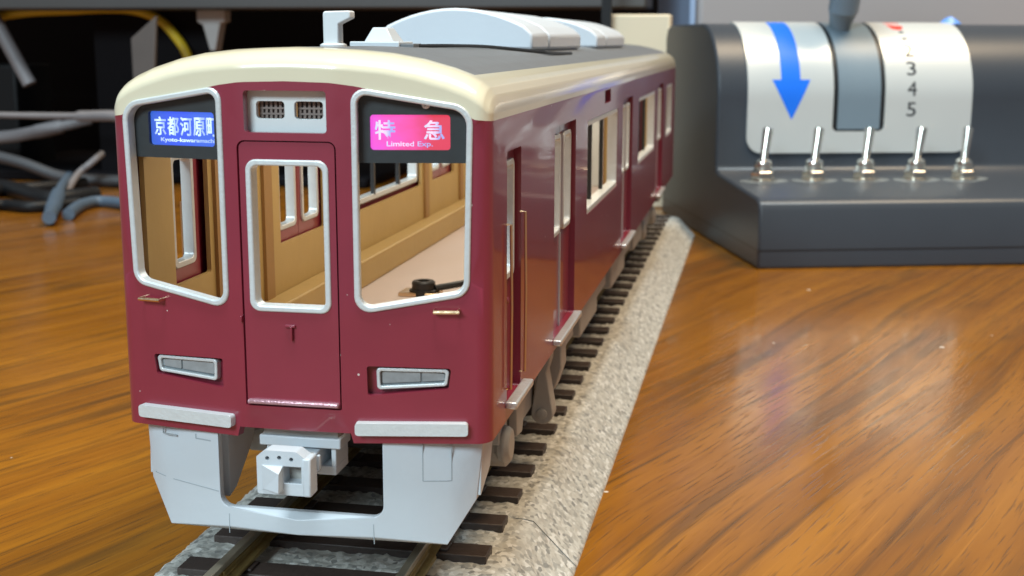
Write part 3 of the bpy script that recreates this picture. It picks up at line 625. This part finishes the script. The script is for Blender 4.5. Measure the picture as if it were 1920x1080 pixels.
        MB().prism([(s*13.9, -1.0), (s*16.4, -1.0), (s*16.5, -5.2), (s*15.6, -8.0), (s*14.6, -8.0), (s*14.2, -4.0)], 1, 49.5, 53.5).obj('bracket', 'under', car, bevel=0.2)
        MB().box(min(s*13.9, s*16.3), max(s*13.9, s*16.3), 40, 56, -.75, -.05).obj('bracket', 'under', car, bevel=0.15)
        for y0, y1, x1, z1 in ((63, 73, 14.6, -6.4), (76, 95, 15.2, -7.4), (97, 112, 14.6, -6.2), (115, 137, 15.2, -7.6), (140, 152, 14.8, -6.0), (155, 172, 15.2, -7.2), (223, 232, 14.9, -5.5)):
            MB().box(min(s*9, s*x1), max(s*9, s*x1), y0, y1, z1, -.1).obj('equipment_box', 'under', car, bevel=0.3)
    MB().box(-14.5, 14.5, 8, 235, -0.6, 1.2).obj('underframe', 'under', car)
make_under()
def make_roof():
    arc = [(x, 39.25-(x/9.3)**2*2.3) for x in [9.2*math.sin(math.pi/2*k/9) for k in range(-9, 10)]]
    pr = [(-10.4, 33.95), (-10.4, 35.9)]+arc+[(10.4, 35.9), (10.4, 33.95)]; pr = pr[::-1]
    for y0, y1 in ((62, 107), (129, 175)):
        c = MB().prism(pr, 1, y0, y0+12.5).obj('roof_cooler', 'cooler', car, bevel=0.35, sharp=25)
        MB().prism(pr, 1, y0+14, y1).obj('cooler_cover', 'cooler', c, bevel=0.35, sharp=25)
        MB().box(-9.9, 9.9, y0+.5, y1-.5, 32.8, 35).obj('cooler_gap_shade', 'black', c)  # black block stands in for the shadow line under the cooler
    a = MB().prism(rpoly([(-.72, 34.6), (.78, 34.6), (.78, 36.55), (1.95, 37.1), (1.95, 37.78), (-.72, 37.72)], [0, 0, .15, .15, .2, .3]), 1, 12.4, 13.9).obj('antenna', 'antenna', car, bevel=0.12)
    MB().lathe((.05, 13.1, 34.2), [(1.25, 0), (1.25, .45), (1.0, .6)], 'z', 18).obj('antenna_base', 'antenna', a)
    b = MB().box(-2.75, 2.6, 26.5, 32, 34.1, 34.95).obj('whistle_cover', 'skirt', car, bevel=0.12)
    MB().add([(-1.35, 27.0, 34.9), (1.9, 27.0, 34.9), (1.9, 31, 34.9), (-1.35, 31, 34.9), (-.55, 27.6, 36.4), (.95, 27.6, 36.4), (.95, 30.4, 36.4), (-.55, 30.4, 36.4)], [(0, 3, 2, 1), (4, 5, 6, 7), (0, 1, 5, 4), (1, 2, 6, 5), (2, 3, 7, 6), (3, 0, 4, 7)]).obj('whistle_hood', 'skirt', b, bevel=0.12)
    MB().box(2.6, 4.1, 26.8, 30, 33.9, 34.75).obj('cable_clamp', 'roof', b, bevel=0.1)
    MB().tube(smooth_path([(4.0, 29, 34.5), (6, 36, 34.5), (7.5, 48, 34.35), (10.8, 61, 33.75), (12.0, 66, 33.5), (12.2, 84, 33.3)]), .22, 6).obj('roof_cable', 'black', car)
make_roof()

# ------------------------------------------------------------------ the controller
CA = math.atan2(20.56, 67.99)
ctl = thing('train_controller', 'charcoal train controller with silver numbered lever panel and five toggle switches', 'controller', (40.43, 221.51, -TZ), rotz=CA)
def prof(s, off=0.0):                   # height along the housing's curved front -> (v, z), off mm outwards
    if s <= 41: return 44-off, s
    a = (s-41)/21.0; r = 21+off; return 65-r*math.cos(a), 41+r*math.sin(a)
def cmap(u, s, d): v, z = prof(s, -d); return (u, v, z)
def make_controller():
    UW = 132
    side = [(0, 0), (112, 0), (112, 58), (110, 61), (106, 62)]+[prof(41+21*math.pi/2*k/18) for k in range(18, -1, -1)]+[(44, 22.5), (43.2, 20.9), (41.5, 20.3), (3.6, 17.9), (1.2, 17.0), (0.15, 14.8)]
    h = MB().prism(side, 0, 0, UW).obj('housing', 'ctrl', ctl, org=(0, 0, 0), bevel=0.7, sharp=30)
    MB().box(0.0, UW, -0.03, 0.5, 4.6, 4.95).box(-0.03, .5, 0.0, 111, 4.6, 4.95).obj('case_seam', 'black', h, org=(0, 0, 0))
    slot = rpoly(rect(33.5, 48.8, 31.7, 90), [1.2, 1.2, 0, 0])
    outer = rpoly(rect(8.6, 74.6, 25.6, 73.9), [4.5, 4.5, 0, 0])
    outline = []; grid = [(u, s) for u in range(12, 74, 6) for s in [26+k*1.6 for k in range(30)]]
    hs = [p if p[1] < 73.9 else (p[0], 73.9) for p in slot]
    op = rpoly([(8.6, 25.6), (74.6, 25.6)], [0, 0]) if False else None
    a_ = rpoly([(8.6, 80), (8.6, 25.6), (74.6, 25.6), (74.6, 80)], [0, 4.5, 4.5, 0]); a_ = [(x, min(z, 73.9)) for x, z in a_]
    b_ = rpoly([(48.8, 80), (48.8, 31.7), (33.5, 31.7), (33.5, 80)], [0, 1.5, 1.5, 0]); b_ = [(x, min(z, 73.9)) for x, z in b_]
    edge = []
    for P in (a_, b_):
        for i in range(len(P)-1):
            p, q = P[i], P[i+1]; n = max(1, int(abs(q[1]-p[1])/1.5))
            for k in range(n): edge.append((p[0]+(q[0]-p[0])*k/n, p[1]+(q[1]-p[1])*k/n))
        edge.append(P[-1])
    V, F = shape(edge, [], grid); vs, fs = plate(V, F, cmap, -0.55, 0.2); obj('lever_panel', vs, fs, 'panel', ctl, org=(0, 0, 0), sharp=30)
    # dark slot lining and grey drum of the lever
    def strip(u0, u1, s0, s1, d0, d1, n=40):
        V = [(u, s0+(s1-s0)*k/n) for k in range(n+1) for u in (u0, u1)]; F = [(2*k, 2*k+1, 2*k+3, 2*k+2) for k in range(n)]
        return plate(V, F, cmap, d0, d1)
    vs, fs = strip(33.4, 48.9, 31.5, 73.9, -0.06, 0.1); obj('slot_lining', vs, fs, 'black', ctl, org=(0, 0, 0))
    vs, fs = strip(35.0, 47.4, 32.3, 73.9, -0.5, 0.0); dr = obj('lever_drum', vs, fs, 'leverg', ctl, org=(0, 0, 0), sharp=30)
    MB().tube([(39.0, 60, 55), (39.0, 54.2, 66), (38.6, 49, 78), (38.2, 45, 88)], [4.4, 4.3, 4.2, 4.2], 24).obj('lever_stem', 'leverg', dr, org=(0, 0, 0))
    MB().lathe((38.2, 45, 87), [(4.2, 0), (9, 2), (10, 8), (9, 14), (4, 17)], 'z', 24).obj('lever_knob', 'leverg', dr, org=(0, 0, 0))
    # printed arrow, red mark and numerals
    rows = [(18.2, 23.8, s) for s in [71-k*1.0 for k in range(25)]]+[(18.2, 23.8, 46.2)]; V = []; F = []
    for a, b, s in rows: V += [(a, s), (b, s)]
    F = [(2*k, 2*k+2, 2*k+3, 2*k+1) for k in range(len(rows)-1)]
    n = len(V); head = [(15.6, 26.7, 46.2)]+[(15.6+5.85*k/8, 26.7-5.25*k/8, 46.2-11.2*k/8) for k in range(1, 9)]
    for a, b, s in head: V += [(a, s), (b, s)]
    F += [(n+2*k, n+2*k+2, n+2*k+3, n+2*k+1) for k in range(len(head)-1)]
    vs, fs = plate(V, F, cmap, -0.60, -0.56); obj('blue_arrow', vs, fs, 'blue', ctl, org=(0, 0, 0))
    V = [(53.9, 70.5), (53.9, 67), (54.6, 64.8), (56.2, 64.0), (57.6, 64.6), (58.2, 66.5), (58.4, 70.5)]; vs, fs = plate(V, [(0, 1, 6), (1, 5, 6), (1, 2, 5), (2, 4, 5), (2, 3, 4)], cmap, -0.60, -0.56); obj('red_mark', vs, fs, 'red', ctl, org=(0, 0, 0))
    for ch, s in (('1', 61.2), ('2', 55.1), ('3', 49.4), ('4', 43.7), ('5', 37.9)):
        w = 1.35 if ch != '1' else .7
        V, F = glyphs(ch, 56.6-w, 56.6+w, s-2.0, s+2.0); vs, fs = plate(V, F, cmap, -0.60, -0.56); obj('numeral', vs, fs, 'ink', ctl, org=(0, 0, 0), smooth=False)
    # toggle switches
    proto = None; vv = 28.0; zd = 17.9+(vv-3.6)*(20.3-17.9)/(41.5-3.6)
    for k, u in enumerate((9.0, 23.3, 37.8, 52.3, 66.2)):
        if proto is None:
            nut = MB().lathe((0, 0, 0), [(3.9, 0), (3.9, .35), (3.3, .45), (3.3, .5)], 'z', 24).obj('toggle_switch', 'nickel', ctl, org=(0, 0, 0))
            hx = MB().lathe((0, 0, .45), [(3.2, 0), (3.35, .2), (3.35, 2.0), (3.0, 2.3), (2.3, 2.35)], 'z', 6).obj('nut', 'nickel', nut, org=(0, 0, 0), bevel=0.15)
            bu = MB().lathe((0, 0, 2.7), [(2.45, 0), (2.55, .3), (2.4, .6), (2.55, .9), (2.4, 1.2), (2.5, 1.6), (2.2, 2.6), (1.5, 3.1), (1.0, 3.1)], 'z', 20).obj('bushing', 'nickel', nut, org=(0, 0, 0))
            lv = MB().tube([(0, 0, 5), (.5, .7, 8), (1.35, 1.6, 13.0), (1.5, 1.8, 14.0), (1.55, 1.85, 14.3)], [.95, 1.1, 1.4, 1.4, .9], 16).obj('toggle_lever', 'nickel', nut, org=(0, 0, 0))
            gv = []; n_ = 22
            for k_ in range(n_): a_ = 2*math.pi*k_/n_; q_ = 5.0+1.3*math.sin(a_*2+1)+.7*math.sin(a_*3); gv.append((q_*math.cos(a_)*1.1, q_*math.sin(a_)*.75-1.2, .05))
            gl = MB().add(gv+[(x, y, .22) for x, y, z in [(p[0]*.93, p[1]*.93, 0) for p in gv]], [tuple(range(n_))[::-1], tuple(range(n_, 2*n_))]+[(i, (i+1) % n_, (i+1) % n_+n_, i+n_) for i in range(n_)]).obj('glue_smear', 'glue', nut, org=(0, 0, 0), sharp=80)
            gl.rotation_euler = (math.atan((20.3-17.9)/(41.5-3.6)), 0, 0)
            proto = [nut, hx, bu, lv, gl]; root = nut
        else:
            root = proto[0].copy(); C.objects.link(root); root.parent = ctl
            for ch in proto[1:]: c = ch.copy(); C.objects.link(c); c.parent = root
        root.location = (u*MM, vv*MM, zd*MM); root.rotation_euler = (random.uniform(-.02, .02), random.uniform(-.03, .03), random.uniform(-.1, .1))
    return ctl
make_controller()
def ctl_world(u, v, z): return (40.43+u*math.cos(CA)-v*math.sin(CA), 221.51+u*math.sin(CA)+v*math.cos(CA), -TZ+z)
def make_scrap():
    p = Vector(ctl_world(76.5, 66, 62.05)); vs = []; fs = []; n = 8
    for i in range(n):
        for j in range(n):
            a, b = i/(n-1)-.5, j/(n-1)-.5; h = 2.2*max(0, 1-4*(a*a+b*b))+.5*noise.noise((a*6, b*6, 3))
            vs.append((p.x+a*6.5, p.y+b*5, p.z+max(0.02, h)))
    vs2 = [(x, y, z+.12) for x, y, z in vs]
    for i in range(n-1):
        for j in range(n-1): q = (i*n+j, i*n+j+1, (i+1)*n+j+1, (i+1)*n+j); fs += [q, tuple(k+n*n for k in q[::-1])]
    tag(obj('wrapper_scrap', vs+vs2, fs, 'bluewrap', None, org=tuple(p)), 'tiny crumpled blue wrapper scrap lying on top of the controller', 'wrapper')
make_scrap()

# ------------------------------------------------------------------ what stands behind
def make_background():
    zt = at(400, 17, 1, 352)[2]
    xr = at(1212, 10, 1, 352)[0]
    mo = thing('computer_monitor', 'dark grey computer monitor standing low behind the train, only its lower edge showing', 'monitor', (-200, 400, -TZ))
    fr = MB().box(-430, xr, 352, 378, zt, zt+17).box(-430, xr, 352, 378, zt+262, zt+275).box(-430, -418, 352, 378, zt+17, zt+262).box(xr-12, xr, 352, 378, zt+17, zt+262).obj('bezel', 'shelf', mo, bevel=0.8)
    MB().box(-418, xr-12, 356, 372, zt+17, zt+262).obj('screen', 'screen', mo)  # unseen screen, added so the table top reflects something dark
    MB().box(-225, -175, 378, 398, -TZ+4, zt+160).obj('stand_post', 'backblk', mo); MB().box(-290, -110, 372, 470, -TZ, -TZ+4).obj('stand_base', 'backblk', mo, bevel=1)
    tag(MB().box(-430, xr-4, 476, 482, -TZ, zt+230).obj('black_board', 'backblk', None, org=(-200, 479, -TZ)), 'matt black board closing off the desk behind the cables', 'board')
    def cable(name, label, pts, r, m, cat='cable'):
        q = smooth_path(pts); o = MB().tube(q, r, 12).obj(name, m, None, org=tuple(q[0]))
        return tag(o, label, cat)
    P = lambda u, v, y: tuple(at(u, v, 1, y))
    T = lambda u, v, r: tuple(at(u, v, 2, -TZ+r))
    cable('yellow_cable', 'bright yellow cable arching under the monitor edge behind the train roof', [P(-60, 40, 372), P(0, 30, 372), P(60, 22, 374), P(130, 19, 376), P(200, 16, 378), P(255, 20, 378), P(300, 38, 376), P(332, 72, 374), P(352, 108, 372), P(362, 170, 370), P(362, 330, 372)], 1.9, 'yellow')
    cable('white_cable', 'straight pale thin cable running level behind the cab front', [P(-80, 214, 352), P(60, 217, 350), P(150, 218, 346), P(230, 219, 340), P(300, 240, 345)], [1.2]*8+[1.3]*8+[2.1]*8+[2.3]*9, 'cwhite')
    cable('white_cable', 'thick drooping off-white cable below the straight pale cable', [P(-60, 262, 372), P(20, 256, 372), P(70, 247, 372), P(120, 236, 374), P(170, 224, 380)], [2.6]*16+[2.9]*8+[2.2]*9, 'cwhite')
    cable('grey_cable', 'dark grey cable sagging down toward the table behind the cab', [P(-40, 285, 356), P(40, 305, 356), P(110, 330, 356), P(170, 337, 356), P(250, 340, 358)], 2.3, 'cgrey')
    cable('grey_cable', 'pale grey cable stub slanting up among dark cables', [T(118, 372, 1.6), P(145, 328, 340), P(168, 308, 345), P(192, 288, 352)], 1.3, 'cwhite')
    cable('blue_grey_cable', 'blue-grey cable curling on the table beside the cab', [T(128, 402, 2.0), T(150, 386, 2.0), T(180, 378, 2.0), T(220, 380, 2.0), T(280, 392, 2.0)], 2.0, 'cblue')
    q = smooth_path([T(92, 408, 3.0), T(102, 385, 3.2), tuple(at(115, 352, 1, at(110, 372, 2, -TZ+3)[1]+14)), P(130, 330, 352)])
    pl = MB().tube(q, [2.1]*6+[2.6]*8+[1.8]*(len(q)-14), 14).obj('cable_plug', 'cblue', None, org=tuple(q[0])); tag(pl, 'ribbed blue-grey cable plug tipping down onto the wooden table', 'plug')
    for k, (u0, v0, u1, v1, r) in enumerate(((-60, 345, 90, 372, 3.0), (-60, 372, 70, 352, 2.4), (-50, 392, 60, 388, 2.0))):
        cable('black_cable', ['fat black cable lying at the back of the table', 'black cable crossing over the fat black cable', 'slim black cable lying foremost on the table edge shadow'][k], [T(u0, v0, r), T((u0+u1)/2, (v0+v1)/2-6, r), T(u1, v1, r), T(u1+90, v1-8, r)], r, 'cblack')
    # white clip hanging from the shelf, beige tag, white rod, dark box
    a, b = at(372, 18, 1, 366), at(428, 95, 1, 366); w = b.x-a.x
    cl = MB().prism([(a.x, zt), (b.x, zt), (b.x-w*.02, zt-4.5), (b.x-w*.18, zt-4.8), (a.x+w*.62, b.z), (a.x+w*.42, b.z), (a.x+w*.2, zt-5.6), (a.x, zt-4.5)], 1, 364, 370).obj('cable_clip', 'white', None, org=(a.x+w/2, 367, zt), bevel=.4); tag(cl, 'white wedge-shaped cable clip hanging under the monitor edge', 'clip')
    a = [at(u, v, 1, 345) for u, v in ((245, 72), (292, 30), (288, 160), (250, 160))]; low = -TZ
    bt = MB().prism([(a[0].x, a[0].z), (a[1].x, a[1].z), (a[2].x, a[2].z), (a[2].x, low), (a[3].x, low)], 1, 345, 347).obj('beige_card', 'card', None, org=(a[2].x, 346, low), bevel=.3); tag(bt, 'beige card standing upright beside the yellow cable', 'card')
    rd = smooth_path([P(-40, -20, 366), P(0, 55, 366), P(30, 110, 366), P(56, 158, 366)]); tag(MB().tube(rd, 2.8, 14).obj('white_rod', 'cwhite', None, org=tuple(rd[-1])), 'white plastic rod slanting down from the monitor edge', 'rod')
    q0, q1 = at(-120, 120, 1, 392), at(35, 225, 1, 392)
    tag(MB().box(q0.x, q1.x, 392, 420, -TZ, q0.z).obj('dark_box', 'cblack', None, org=((q0.x+q1.x)/2, 406, -TZ), bevel=1.0), 'dark box standing in the shadow behind the white rod', 'box')
    # right part: cream carton, blue edge, dark post, grey case behind the controller
    c0, c1 = at(1128, 27, 1, 338), at(1240, 27, 1, 338)
    tag(MB().box(c0.x, c1.x+3, 338, 350, -TZ, c0.z).obj('cream_carton', 'creambox', None, org=((c0.x+c1.x)/2, 344, -TZ), bevel=.6), 'cream cardboard carton seen past the rear of the train roof', 'carton')
    d0 = at(1137, 60, 1, 334)
    tag(MB().box(d0.x-1.6, d0.x+1.6, 332.5, 336.0, -TZ, zt+30).obj('dark_post', 'cblack', None, org=(d0.x, 334, -TZ)), 'thin dark upright post in front of the cream carton', 'post')
    g0 = at(1238, 20, 1, 400)
    gc = thing('grey_case', 'grey plastic equipment case standing behind the controller', 'case', (g0.x+60, 420, -TZ), rotz=CA)
    hz = 130
    MB().box(-57, 95, -40+8, 20, 0, hz).obj('case_body', 'panelg', gc, org=(0, 0, 0), bevel=3)
    MB().box(-59.5, -57.1, -34, 20, 50, hz-4).obj('blue_edge', 'skyblue', gc, org=(0, 0, 0), bevel=.5)
make_background()
